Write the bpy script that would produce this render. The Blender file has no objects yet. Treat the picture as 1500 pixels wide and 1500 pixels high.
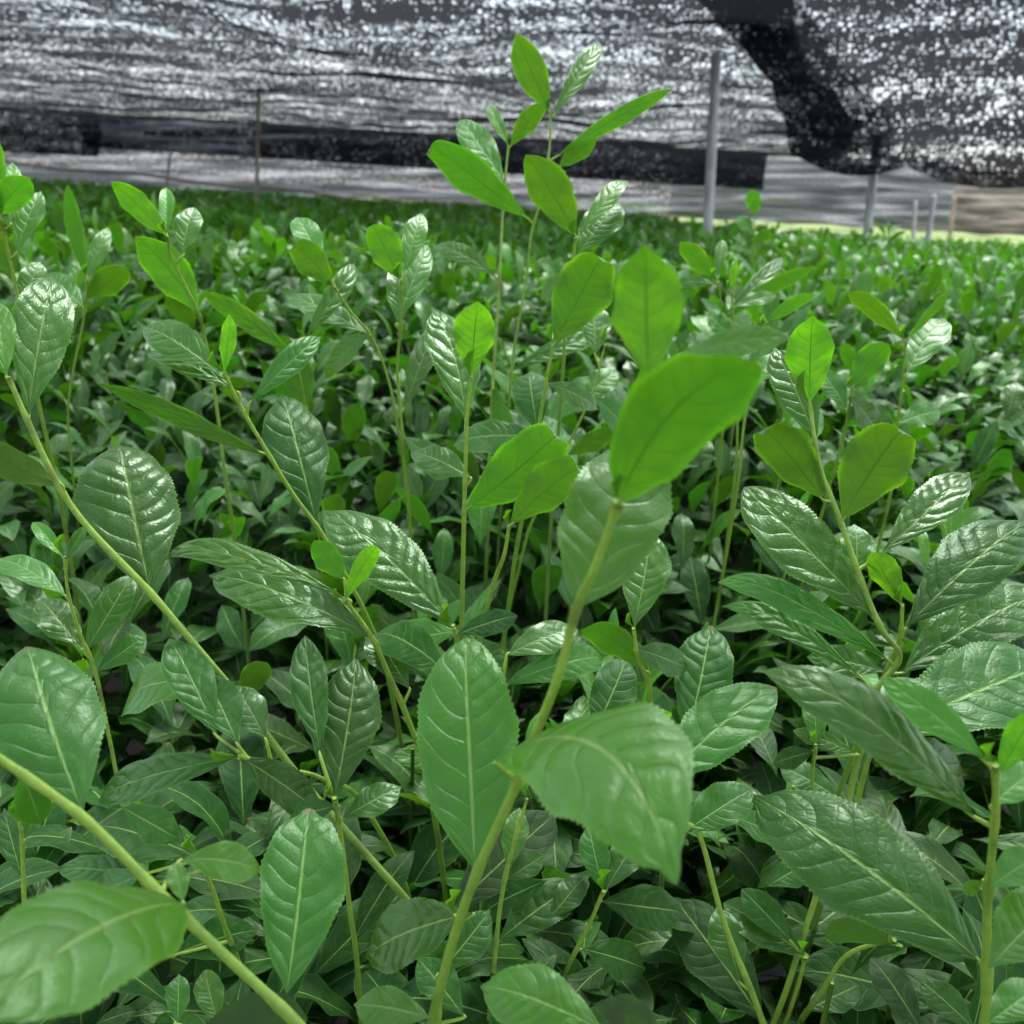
import bpy, bmesh, math, random
import numpy as np
from mathutils import Vector, Matrix
rng = np.random.default_rng(7)
random.seed(7)
S = bpy.context.scene
COL = S.collection
R = math.radians

# ------------------------------------------------------------------ camera frame
CAM = np.array([0.0, 0.0, 1.15])
FPX = 1504.0
pitch, roll = R(17.2), R(3.2)
fw = np.array([0, math.cos(pitch), -math.sin(pitch)])
r0 = np.array([1.0, 0, 0]); u0 = np.array([0, math.sin(pitch), math.cos(pitch)])
rt = math.cos(roll) * r0 + math.sin(roll) * u0
up = math.cos(roll) * u0 - math.sin(roll) * r0
def P(px, py, d):
    return CAM + d * (fw + (px - 750) / FPX * rt + (750 - py) / FPX * up)
def proj(p):
    q = np.asarray(p) - CAM
    d = q @ fw
    ds = np.where(np.abs(d) < 1e-4, 1e-4, d)
    return 750 + FPX * (q @ rt) / ds, 750 - FPX * (q @ up) / ds, d
ZUP = np.array([0, 0, 1.0])
def nrm(v):
    v = np.asarray(v, float)
    return v / (np.linalg.norm(v, axis=-1, keepdims=True) + 1e-12)

# ------------------------------------------------------------------ node helpers
def new_mat(name):
    m = bpy.data.materials.new(name); m.use_nodes = True
    nt = m.node_tree; nt.nodes.clear()
    return m, nt
class N:
    def __init__(s, nt): s.nt = nt
    def __call__(s, kind, ins=None, **props):
        n = s.nt.nodes.new(kind)
        for k, v in props.items(): setattr(n, k, v)
        for k, v in (ins or {}).items():
            if isinstance(v, bpy.types.NodeSocket): s.nt.links.new(v, n.inputs[k])
            else: n.inputs[k].default_value = v
        return n
    def m(s, op, a, b=0.0, c=None, clamp=False):
        n = s.nt.nodes.new('ShaderNodeMath'); n.operation = op; n.use_clamp = clamp
        for i, v in enumerate([a, b] + ([c] if c is not None else [])):
            if isinstance(v, bpy.types.NodeSocket): s.nt.links.new(v, n.inputs[i])
            else: n.inputs[i].default_value = v
        return n.outputs[0]
    def mix(s, f, a, b, kind='RGBA', blend='MIX'):
        n = s.nt.nodes.new('ShaderNodeMix'); n.data_type = kind
        if kind == 'RGBA': n.blend_type = blend
        ia, ib, o = {'RGBA': (6, 7, 2), 'FLOAT': (2, 3, 0)}[kind]
        for i, v in ((0, f), (ia, a), (ib, b)):
            if isinstance(v, bpy.types.NodeSocket): s.nt.links.new(v, n.inputs[i])
            else: n.inputs[i].default_value = v if not (kind == 'RGBA' and i != 0 and len(v) == 3) else (*v, 1)
        return n.outputs[o]
    def ramp(s, f, a, b, lo=0.0, hi=1.0):
        n = s.nt.nodes.new('ShaderNodeMapRange'); n.interpolation_type = 'SMOOTHSTEP'
        s.nt.links.new(f, n.inputs[0])
        for i, v in ((1, a), (2, b), (3, lo), (4, hi)): n.inputs[i].default_value = v
        return n.outputs[0]
    def link(s, a, b): s.nt.links.new(a, b)

def leaf_material():
    m, nt = new_mat('tea_leaf_skin'); n = N(nt)
    lc = n('ShaderNodeAttribute', attribute_name='lc'); la = n('ShaderNodeAttribute', attribute_name='la')
    sx = n('ShaderNodeSeparateXYZ', {0: lc.outputs['Vector']}); sa = n('ShaderNodeSeparateXYZ', {0: la.outputs['Vector']})
    s_, t_, ph = sx.outputs[0], sx.outputs[1], sx.outputs[2]
    age, rnd = sa.outputs[0], sa.outputs[1]
    oi = n('ShaderNodeObjectInfo')
    rnd2 = n.m('FRACT', n.m('ADD', n.m('MULTIPLY', oi.outputs['Random'], 3.7), rnd))
    at = n.m('ABSOLUTE', t_)
    # midrib and side veins
    mw = n.m('MULTIPLY', at, n.m('ADD', 1.0, n.m('MULTIPLY', s_, 1.1)))
    mid = n.ramp(mw, 0.028, 0.070, 1, 0)
    fr = n.m('FRACT', ph)
    vd = n.m('MINIMUM', fr, n.m('SUBTRACT', 1.0, fr))
    vein = n.m('MULTIPLY', n.ramp(vd, 0.02, 0.075, 1, 0), n.ramp(at, 0.70, 0.93, 1, 0))
    # fine texture
    cv = n('ShaderNodeCombineXYZ', {0: n.m('MULTIPLY', s_, 26.0), 1: n.m('MULTIPLY', t_, 6.0), 2: n.m('MULTIPLY', rnd, 60.0)})
    vor = n('ShaderNodeTexVoronoi', {'Vector': cv.outputs[0], 'Scale': 1.0}, feature='DISTANCE_TO_EDGE')
    noi = n('ShaderNodeTexNoise', {'Vector': cv.outputs[0], 'Scale': 0.35, 'Detail': 3.0})
    fine = n('ShaderNodeTexNoise', {'Vector': cv.outputs[0], 'Scale': 3.0, 'Detail': 2.0})
    # colours
    a01 = n.m('MULTIPLY', age, 1.0, clamp=True)
    top = n.mix(a01, (0.068, 0.235, 0.014), (0.0080, 0.056, 0.0045))  # old-leaf colour darkened further to deepen the shade low in the bushes
    top = n.mix(n.m('SUBTRACT', age, 1.0, clamp=True), top, (0.040, 0.060, 0.035))
    top = n.mix(n.ramp(noi.outputs[0], 0.3, 0.75, 0, 0.30), top, (0.075, 0.160, 0.030))
    top = n.mix(n.m('MULTIPLY', vein, 0.14), top, (0.13, 0.26, 0.07))
    top = n.mix(n.m('MULTIPLY', mid, 0.85), top, (0.24, 0.40, 0.09))
    edge = n.ramp(at, 0.955, 1.0, 0, 0.55)  # pale tooth tips; glints along the margin put into the colour too
    top = n.mix(edge, top, (0.16, 0.30, 0.06))
    und = n.mix(a01, (0.080, 0.205, 0.018), (0.050, 0.120, 0.020))
    und = n.mix(n.m('SUBTRACT', age, 1.0, clamp=True), und, (0.055, 0.085, 0.045))
    und = n.mix(n.m('MULTIPLY', mid, 0.5), und, (0.045, 0.13, 0.015))
    geo = n('ShaderNodeNewGeometry')
    back = geo.outputs['Backfacing']
    col = n.mix(back, top, und)
    # brown spots, rare
    sp = n('ShaderNodeTexNoise', {'Vector': cv.outputs[0], 'Scale': 0.9, 'Detail': 1.0})
    spot = n.m('MULTIPLY', n.ramp(sp.outputs[0], 0.80, 0.83, 0, 0.9), n.ramp(rnd2, 0.55, 0.6, 0, 1))
    col = n.mix(spot, col, (0.10, 0.055, 0.02))
    tipb = n.m('MULTIPLY', n.ramp(n.m('ADD', s_, n.m('MULTIPLY', noi.outputs[0], .06)), .985, 1.0), n.ramp(rnd2, .74, .76))
    col = n.mix(n.m('MULTIPLY', tipb, .8), col, (0.16, 0.09, 0.035))
    hsv = n('ShaderNodeHueSaturation', {'Color': col, 'Hue': n.m('ADD', 0.487, n.m('MULTIPLY', rnd2, 0.024)),
            'Value': n.m('ADD', 0.8, n.m('MULTIPLY', rnd2, 0.4)), 'Saturation': 1.0, 'Fac': 1.0})
    # bump
    q = n.m('POWER', n.m('ABSOLUTE', n.m('SINE', n.m('MULTIPLY', ph, math.pi))), 0.55)
    h = n.m('MULTIPLY', q, n.ramp(at, 0.75, 0.98, 1, 0))
    h = n.m('ADD', h, n.m('MULTIPLY', n.ramp(vor.outputs[0], 0.0, 0.25), 0.22))
    h = n.m('ADD', h, n.m('MULTIPLY', noi.outputs[0], 0.8))
    h = n.m('ADD', h, n.m('MULTIPLY', fine.outputs[0], 0.10))
    h = n.m('SUBTRACT', h, n.m('MULTIPLY', mid, 0.4))
    h = n.m('SUBTRACT', h, n.m('MULTIPLY', vein, 0.55))
    bmp = n('ShaderNodeBump', {'Height': h, 'Strength': n.mix(back, 0.62, 0.3, 'FLOAT'), 'Distance': n.m('MULTIPLY', sa.outputs[2], 0.00042)})
    rough = n.mix(back, n.m('ADD', n.m('ADD', 0.205, n.m('MULTIPLY', rnd2, .12)), n.m('MULTIPLY', noi.outputs[0], 0.18)), 0.62, 'FLOAT')
    rough = n.m('ADD', rough, n.ramp(age, .6, 1.1, 0, .14))
    rough = n.m('ADD', rough, n.m('MULTIPLY', n.m('SUBTRACT', age, 1.0, clamp=True), 0.2))
    pr = n('ShaderNodeBsdfPrincipled', {'Base Color': hsv.outputs[0], 'Roughness': rough, 'Normal': bmp.outputs[0], 'Specular Tint': (.72, 1, .76, 1),  # sheen tinted green in place of light reflected from the surroundings
            'Specular IOR Level': n.mix(back, n.mix(n.ramp(age, .55, 1.1), .66, .26, 'FLOAT'), 0.25, 'FLOAT')})
    tc = n.mix(n.m('POWER', a01, 0.34), (0.21, 0.58, 0.006), (0.012, 0.070, 0.003))
    tc = n.mix(n.m('SUBTRACT', age, 1.0, clamp=True), tc, (0.05, 0.08, 0.03))
    tc = n.mix(n.m('MULTIPLY', mid, 0.80), tc, (0.03, 0.10, 0.003))
    tc = n.mix(n.m('MULTIPLY', vein, 0.45), tc, (0.04, 0.14, 0.005))
    tc = n.mix(n.ramp(noi.outputs[0], 0.35, 0.8, 0, 0.30), tc, (0.03, 0.16, 0.005))
    tc = n.mix(n.m('MULTIPLY', n.ramp(at, .80, 1.0, 0, .75), n.ramp(age, .1, .9, 1, .15)), tc, (0.24, 0.68, 0.01))
    big = n('ShaderNodeTexNoise', {'Vector': cv.outputs[0], 'Scale': 0.12, 'Detail': 2.0})
    tc = n.mix(n.ramp(big.outputs[0], .38, .66, 0, .60), tc, (0.05, 0.24, 0.006))
    hs2 = n('ShaderNodeHueSaturation', {'Color': tc, 'Hue': n.m('ADD', 0.49, n.m('MULTIPLY', rnd2, 0.02)), 'Value': n.m('ADD', 0.8, n.m('MULTIPLY', rnd2, 0.4))})
    tr = n('ShaderNodeBsdfTranslucent', {'Color': hs2.outputs[0], 'Normal': bmp.outputs[0]})
    mx = n('ShaderNodeMixShader', {0: 0.36, 1: pr.outputs[0], 2: tr.outputs[0]})
    out = n('ShaderNodeOutputMaterial', {0: mx.outputs[0]})
    return m

def stem_material():
    m, nt = new_mat('tea_stem_skin'); n = N(nt)
    la = n('ShaderNodeAttribute', attribute_name='la')
    sa = n('ShaderNodeSeparateXYZ', {0: la.outputs['Vector']})
    tc = n('ShaderNodeTexCoord')
    noi = n('ShaderNodeTexNoise', {'Vector': tc.outputs['Object'], 'Scale': 260.0, 'Detail': 3.0})
    col = n.mix(n.ramp(sa.outputs[0], 0.0, 0.75), (0.33, 0.52, 0.07), (0.18, 0.33, 0.04))
    col = n.mix(n.ramp(sa.outputs[0], 0.52, 0.80), col, (0.075, 0.12, 0.028))  # lower stem darkened in colour to stand for the shade there
    col = n.mix(n.ramp(sa.outputs[0], 0.85, 1.0), col, (0.10, 0.055, 0.03))
    col = n.mix(n.ramp(noi.outputs[0], 0.3, 0.8, 0, 0.5), col, (0.11, 0.22, 0.03))
    nb = n('ShaderNodeTexNoise', {'Vector': tc.outputs['Object'], 'Scale': 38.0, 'Detail': 4.0})
    col = n.mix(n.ramp(nb.outputs[0], 0.56, 0.72, 0, 0.55), col, (0.10, 0.09, 0.03))
    b = n('ShaderNodeBump', {'Height': noi.outputs[0], 'Strength': 0.3, 'Distance': 0.0006})
    pr = n('ShaderNodeBsdfPrincipled', {'Base Color': col, 'Roughness': 0.45, 'Normal': b.outputs[0]})
    t = n('ShaderNodeBsdfTranslucent', {'Color': (0.2, 0.42, 0.03, 1)})
    mx = n('ShaderNodeMixShader', {0: 0.18, 1: pr.outputs[0], 2: t.outputs[0]})
    n('ShaderNodeOutputMaterial', {0: mx.outputs[0]})
    return m

def net_material(name, su, sv, open_lo, open_hi, dark=(0.020, 0.023, 0.028), warp=0.35, dens=0.0, thin=0.06, rand=.85, rows=0.0, tint=(0.93, 0.97, 1.0)):
    """woven black shade cloth: uneven gaps between the flat yarns let the sky through"""
    m, nt = new_mat(name); n = N(nt)
    uv = n('ShaderNodeUVMap', uv_map='UVMap')
    sep = n('ShaderNodeSeparateXYZ', {0: uv.outputs[0]})
    low = n('ShaderNodeTexNoise', {'Vector': uv.outputs[0], 'Scale': 0.55, 'Detail': 4.0, 'Distortion': 0.6})
    lowc = n('ShaderNodeTexNoise', {'Vector': uv.outputs[0], 'Scale': 2.6, 'Detail': 3.0})
    wu = n.m('ADD', sep.outputs[0], n.m('MULTIPLY', n.m('SUBTRACT', lowc.outputs[0], 0.5), warp))
    wv = n.m('ADD', sep.outputs[1], n.m('MULTIPLY', n.m('SUBTRACT', low.outputs[0], 0.5), warp * 3))
    c = n('ShaderNodeCombineXYZ', {0: n.m('MULTIPLY', wu, su), 1: n.m('MULTIPLY', wv, sv)})
    v = n('ShaderNodeTexVoronoi', {'Vector': c.outputs[0], 'Scale': 1.0, 'Randomness': rand}, voronoi_dimensions='2D')
    rc = n('ShaderNodeSeparateColor', {0: v.outputs['Color']})
    patch = n.ramp(low.outputs[0], 0.30, 0.68, -0.08, 0.14)
    patch2 = n.ramp(lowc.outputs[0], 0.3, 0.7, -0.10, 0.12)
    big = n.m('ADD', n.m('ADD', patch, patch2), dens)
    big = n.m('ADD', big, n.m('MULTIPLY', n.m('SINE', n.m('MULTIPLY', wv, sv * .9)), rows))
    big = n.m('ADD', big, n.m('MULTIPLY', n.m('SINE', n.m('MULTIPLY', wv, sv * .37)), rows * .6))
    rad = n.m('ADD', n.m('MULTIPLY', rc.outputs[0], 0.46), n.m('SUBTRACT', big, 0.08))
    hole = n.m('SUBTRACT', rad, v.outputs['Distance'])
    hole = n.ramp(hole, 0.0, 0.06)
    opac = n.mix(hole, thin, n.m('ADD', open_lo, n.m('MULTIPLY', rc.outputs[1], open_hi - open_lo)), 'FLOAT')
    # yarns along the rows
    yr = n.m('ABSOLUTE', n.m('SINE', n.m('MULTIPLY', wv, sv * math.pi * 0.5)))
    di = n('ShaderNodeBsdfDiffuse', {'Color': (*dark, 1)})
    tl = n('ShaderNodeBsdfTranslucent', {'Color': (dark[0] * 1.6, dark[1] * 1.6, dark[2] * 1.7, 1)})
    th = n('ShaderNodeMixShader', {0: 0.5, 1: di.outputs[0], 2: tl.outputs[0]})
    tr = n('ShaderNodeBsdfTransparent', {'Color': (*tint, 1)})
    mx = n('ShaderNodeMixShader', {0: opac, 1: th.outputs[0], 2: tr.outputs[0]})
    n('ShaderNodeOutputMaterial', {0: mx.outputs[0]})
    return m

def simple_mat(name, col, rough=0.7, var=0.3, scale=8.0, metal=0.0, bump=0.0, col2=None, stretch=(1, 1, 1)):
    m, nt = new_mat(name); n = N(nt)
    tc = n('ShaderNodeTexCoord')
    mp = n('ShaderNodeMapping', {0: tc.outputs['Object'], 'Scale': stretch})
    noi = n('ShaderNodeTexNoise', {'Vector': mp.outputs[0], 'Scale': scale, 'Detail': 6.0})
    c2 = col2 or tuple(c * (1 - var) for c in col)
    c = n.mix(n.ramp(noi.outputs[0], 0.3, 0.7), col, c2)
    ins = {'Base Color': c, 'Roughness': rough, 'Metallic': metal}
    if bump:
        ins['Normal'] = n('ShaderNodeBump', {'Height': noi.outputs[0], 'Strength': 0.6, 'Distance': bump}).outputs[0]
    pr = n('ShaderNodeBsdfPrincipled', ins)
    n('ShaderNodeOutputMaterial', {0: pr.outputs[0]})
    return m

LEAF, STEM = leaf_material(), stem_material()

# ------------------------------------------------------------------ mesh building
def leaf_batch(base, a, nn, L, W, age, rnd, nS, nT, bend=0.06, hook=0.0, fold=0.1, wave=0.04, side=0.0, p=1.12, q=0.85,
               relief=0.011, teeth=0, nv=8.0, curl=0.0, twist=0.0, cup=0.0, tc=0.0):
    """vectorised: K leaves -> verts (K, nS*nT, 3) and the two attributes"""
    K = len(base)
    A = lambda x: np.broadcast_to(np.asarray(x, float), (K,))[:, None, None]
    s = np.linspace(0, 1, nS)[None, :, None]
    tt = np.linspace(-1, 1, nT)
    tt = np.sign(tt) * np.abs(tt) ** 0.9
    t = tt[None, None, :]
    Lb, Wb = A(L), A(W)
    sp = np.clip(s, 0, 1)
    be = A(q) * 1.0 + .26 + .14 * np.sin(A(rnd) * 77); al = be * 1.10 * A(p) ** 1.5 + .10           # wedge-shaped base, blunter tip
    pk = al / (al + be); sc_ = np.clip(sp, 1e-5, 1 - 1e-5)
    w = (sc_ / pk) ** al * ((1 - sc_) / (1 - pk)) ** be
    w = w * (1 - 0.25 * np.clip((0.10 - sp) / 0.10, 0, 1)) + 0.012
    w = w * (1 - .35 * np.exp(-((sp - .955) / .03) ** 2) * (np.sin(A(rnd) * 51) > -.2))      # drawn-out tip
    if teeth:
        T = float(teeth)
        saw = (sp * T) % 1.0
        env = np.clip((sp - 0.13) / 0.1, 0, 1) * np.clip((0.985 - sp) / 0.04, 0, 1)
        jit = 0.7 + 0.6 * np.abs(np.sin(np.floor(sp * T) * 12.9898 + A(rnd) * 40))
        w = w * (1 + env * (saw - 0.3) * 0.062 * jit * (np.abs(t) > 0.9))
    ed = 1 + (0.035 * np.sin(sp * 13 + A(rnd) * 30 + 2 * np.sign(t)) + .05 * np.sin(A(rnd) * 90) * np.sign(t) * np.sin(sp * 3.1) + .02 * np.sin(sp * 29 + A(rnd) * 60 + np.sign(t))) * np.abs(t)
    y = t * w * Wb / 2 * ed
    x = sp * Lb
    y = y + A(side) * Lb * 4 * sp * (1 - sp)
    rn = A(rnd)
    at = np.abs(t)
    irr = 0.42 * np.sin(sp * 5 + rn * 50 + np.sign(t) * 1.9) + 0.14 * np.sin(sp * 17 + rn * 90 + np.sign(t) * 1.1)
    phi = nv * (sp - 0.11 * at - 0.07 * at ** 3) + 0.38 * (t > 0) + irr + 0.07 * np.sin(at * 5 + rn * 70 + sp * 11)
    env = np.clip(at / 0.06, 0, 1) * np.clip((1.0 - at) / 0.22, 0, 1) * np.clip(sp / 0.1, 0, 1) * np.clip((1 - sp) / 0.08, 0, 1)
    rel = (np.abs(np.sin(np.pi * phi)) ** 0.45 - 0.4) * env * relief * Lb * 0.55
    cellr = np.sin(np.floor(phi) * 12.9898 + rn * 78 + np.sign(t) * 3.1)          # each bulge its own height and shape
    rel = rel * (0.8 + 0.45 * cellr) * (1 - .35 * np.clip(np.sin(at * 6.5 + cellr * 3), 0, 1))
    rel = rel + env * relief * Lb * 0.22 * np.sin(sp * 11 + rn * 40 + at * 3.1 * np.sign(t)) * np.sin(at * 4.2 + rn * 17)
    rel = rel + env * relief * Lb * 0.16 * np.sin(sp * 31 + rn * 20 + at * 4) * np.sin(at * 7 + rn * 11 + sp * 6)
    hw = w * Wb / 2
    z = A(bend) * Lb * 4 * sp * (1 - sp) - A(hook) * Lb * np.clip((sp - 0.6) / 0.4, 0, 1) ** 2
    z = z + A(fold) * (at ** 1.25) * hw * 1.0 - A(cup) * hw * at ** 2.2
    z = z + A(wave) * hw * at ** 2 * np.sin(2 * np.pi * (sp * 2.7 + rn * 5) + 2.2 * np.sign(t))
    z = z + rel
    x = x - A(hook) * Lb * 0.35 * np.clip((sp - 0.75) / 0.25, 0, 1) ** 2
    if tc:
        s0 = .79; th = R(tc) * np.clip((sp - s0) / (1 - s0), 0, 1) ** 1.3
        ss = np.linspace(0, 1, 400); tth = R(tc) * np.clip((ss - s0) / (1 - s0), 0, 1) ** 1.3
        cx = np.concatenate([[0], np.cumsum(np.cos(tth[:-1]))]) / 399; cz = -np.concatenate([[0], np.cumsum(np.sin(tth[:-1]))]) / 399
        lx = (np.interp(sp, ss, cx) - sp) * Lb; lz = np.interp(sp, ss, cz) * Lb
        x = x + lx + z * np.sin(th); z = z * np.cos(th) + lz
    # corner curl: one side near the tip folds over
    cc = A(curl) * np.clip((sp - 0.62) / 0.3, 0, 1) * np.clip(t * 1.0 - 0.1, 0, 1)
    z = z - cc * hw * 1.1
    tw = A(twist) * (sp - 0.3)
    y2 = y * np.cos(tw) - z * np.sin(tw); z2 = y * np.sin(tw) + z * np.cos(tw)
    bb = np.cross(nn, a)
    V = (base[:, None, None, :] + x[..., None] * a[:, None, None, :] + y2[..., None] * bb[:, None, None, :]
         + z2[..., None] * nn[:, None, None, :])
    V = np.broadcast_to(V, (K, nS, nT, 3)).reshape(K, -1, 3)
    lc = np.stack(np.broadcast_arrays(sp, t, phi), -1)
    lc = np.broadcast_to(lc, (K, nS, nT, 3)).reshape(K, -1, 3)
    la = np.zeros((K, nS * nT, 3)); la[..., 0] = np.asarray(age, float).reshape(-1, 1) if np.ndim(age) else age
    la[..., 1] = np.asarray(rnd).reshape(-1, 1)
    la[..., 2] = (np.broadcast_to(np.asarray(L, float), (K,)).reshape(-1, 1) / .09) ** 1.6
    i = np.arange(nS - 1)[:, None] * nT + np.arange(nT - 1)[None, :]
    i = i.reshape(-1)
    F = np.stack([i, i + nT, i + nT + 1, i + 1], 1)
    Fa = (F[None] + (np.arange(K) * nS * nT)[:, None, None]).reshape(-1, 4)
    return V.reshape(-1, 3), Fa, lc.reshape(-1, 3), la.reshape(-1, 3)

def tube(pts, rad, sides=8, age=(0.0, 0.6)):
    pts = np.asarray(pts, float); n = len(pts)
    tg = nrm(np.gradient(pts, axis=0))
    ref = np.array([0.31, -0.9, 0.2])
    b1 = nrm(np.cross(tg, ref)); b2 = np.cross(tg, b1)
    an = np.linspace(0, 2 * np.pi, sides, endpoint=False)
    rad = np.broadcast_to(np.asarray(rad, float), (n,))
    V = pts[:, None] + rad[:, None, None] * (np.cos(an)[None, :, None] * b1[:, None] + np.sin(an)[None, :, None] * b2[:, None])
    V = V.reshape(-1, 3)
    F = []
    for i in range(n - 1):
        for j in range(sides):
            k = (j + 1) % sides
            F.append((i * sides + j, i * sides + k, (i + 1) * sides + k, (i + 1) * sides + j))
    V = np.vstack([V, pts[0], pts[-1]])
    la = np.zeros((len(V), 3)); la[:-2, 0] = np.repeat(np.linspace(age[0], age[1], n), sides)
    la[-2, 0] = age[0]; la[-1, 0] = age[1]
    for j in range(sides):
        k = (j + 1) % sides
        F.append((len(V) - 2, j, k, k)); F.append((len(V) - 1, (n - 1) * sides + k, (n - 1) * sides + j, (n - 1) * sides + j))
    return V, F, la

def smooth_path(pts, per=7):
    pts = np.asarray(pts, float)
    if len(pts) < 3:
        t = np.linspace(0, 1, per * 2)[:, None]
        return pts[0] * (1 - t) + pts[-1] * t
    P_ = np.vstack([2 * pts[0] - pts[1], pts, 2 * pts[-1] - pts[-2]])
    out = []
    for i in range(1, len(P_) - 2):
        p0, p1, p2, p3 = P_[i - 1:i + 3]
        for t in np.linspace(0, 1, per, endpoint=False):
            out.append(0.5 * ((2 * p1) + (-p0 + p2) * t + (2 * p0 - 5 * p1 + 4 * p2 - p3) * t * t + (-p0 + 3 * p1 - 3 * p2 + p3) * t ** 3))
    out.append(pts[-1])
    return np.array(out)

def mesh_from(name, V, F, lc=None, la=None, mat=None, smooth=True, uv=None):
    me = bpy.data.meshes.new(name)
    V = np.asarray(V, np.float32)
    if isinstance(F, np.ndarray):
        nf = len(F)
        me.vertices.add(len(V)); me.vertices.foreach_set('co', V.ravel())
        me.loops.add(nf * 4); me.loops.foreach_set('vertex_index', F.astype(np.int32).ravel())
        me.polygons.add(nf)
        me.polygons.foreach_set('loop_start', np.arange(nf, dtype=np.int32) * 4)
        me.polygons.foreach_set('loop_total', np.full(nf, 4, np.int32))
        me.update(calc_edges=True)
    else:
        me.from_pydata(V.tolist(), [], [tuple(dict.fromkeys(int(i) for i in f)) for f in F]); me.update()
    if smooth:
        me.polygons.foreach_set('use_smooth', np.ones(len(me.polygons), bool))
    for nm, arr in (('lc', lc), ('la', la)):
        if arr is not None:
            at = me.attributes.new(nm, 'FLOAT_VECTOR', 'POINT'); at.data.foreach_set('vector', np.asarray(arr, np.float32).ravel())
    if uv is not None:
        ul = me.uv_layers.new(name='UVMap')
        li = np.zeros(len(me.loops), np.int32); me.loops.foreach_get('vertex_index', li)
        ul.data.foreach_set('uv', np.asarray(uv, np.float32)[li].ravel())
    if mat: me.materials.append(mat)
    return me
def tag(o, label=None, cat=None, group=None, kind=None):
    if label: o['label'] = label
    if cat: o['category'] = cat
    if group: o['group'] = group
    if kind: o['kind'] = kind
    return o
def link(name, me, parent=None, loc=None):
    o = bpy.data.objects.new(name, me); COL.objects.link(o)
    if loc is not None: o.location = loc
    if parent: o.parent = parent
    return o
def empty(name, loc):
    o = bpy.data.objects.new(name, None); COL.objects.link(o); o.location = loc; o.empty_display_size = 0.02
    return o

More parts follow.
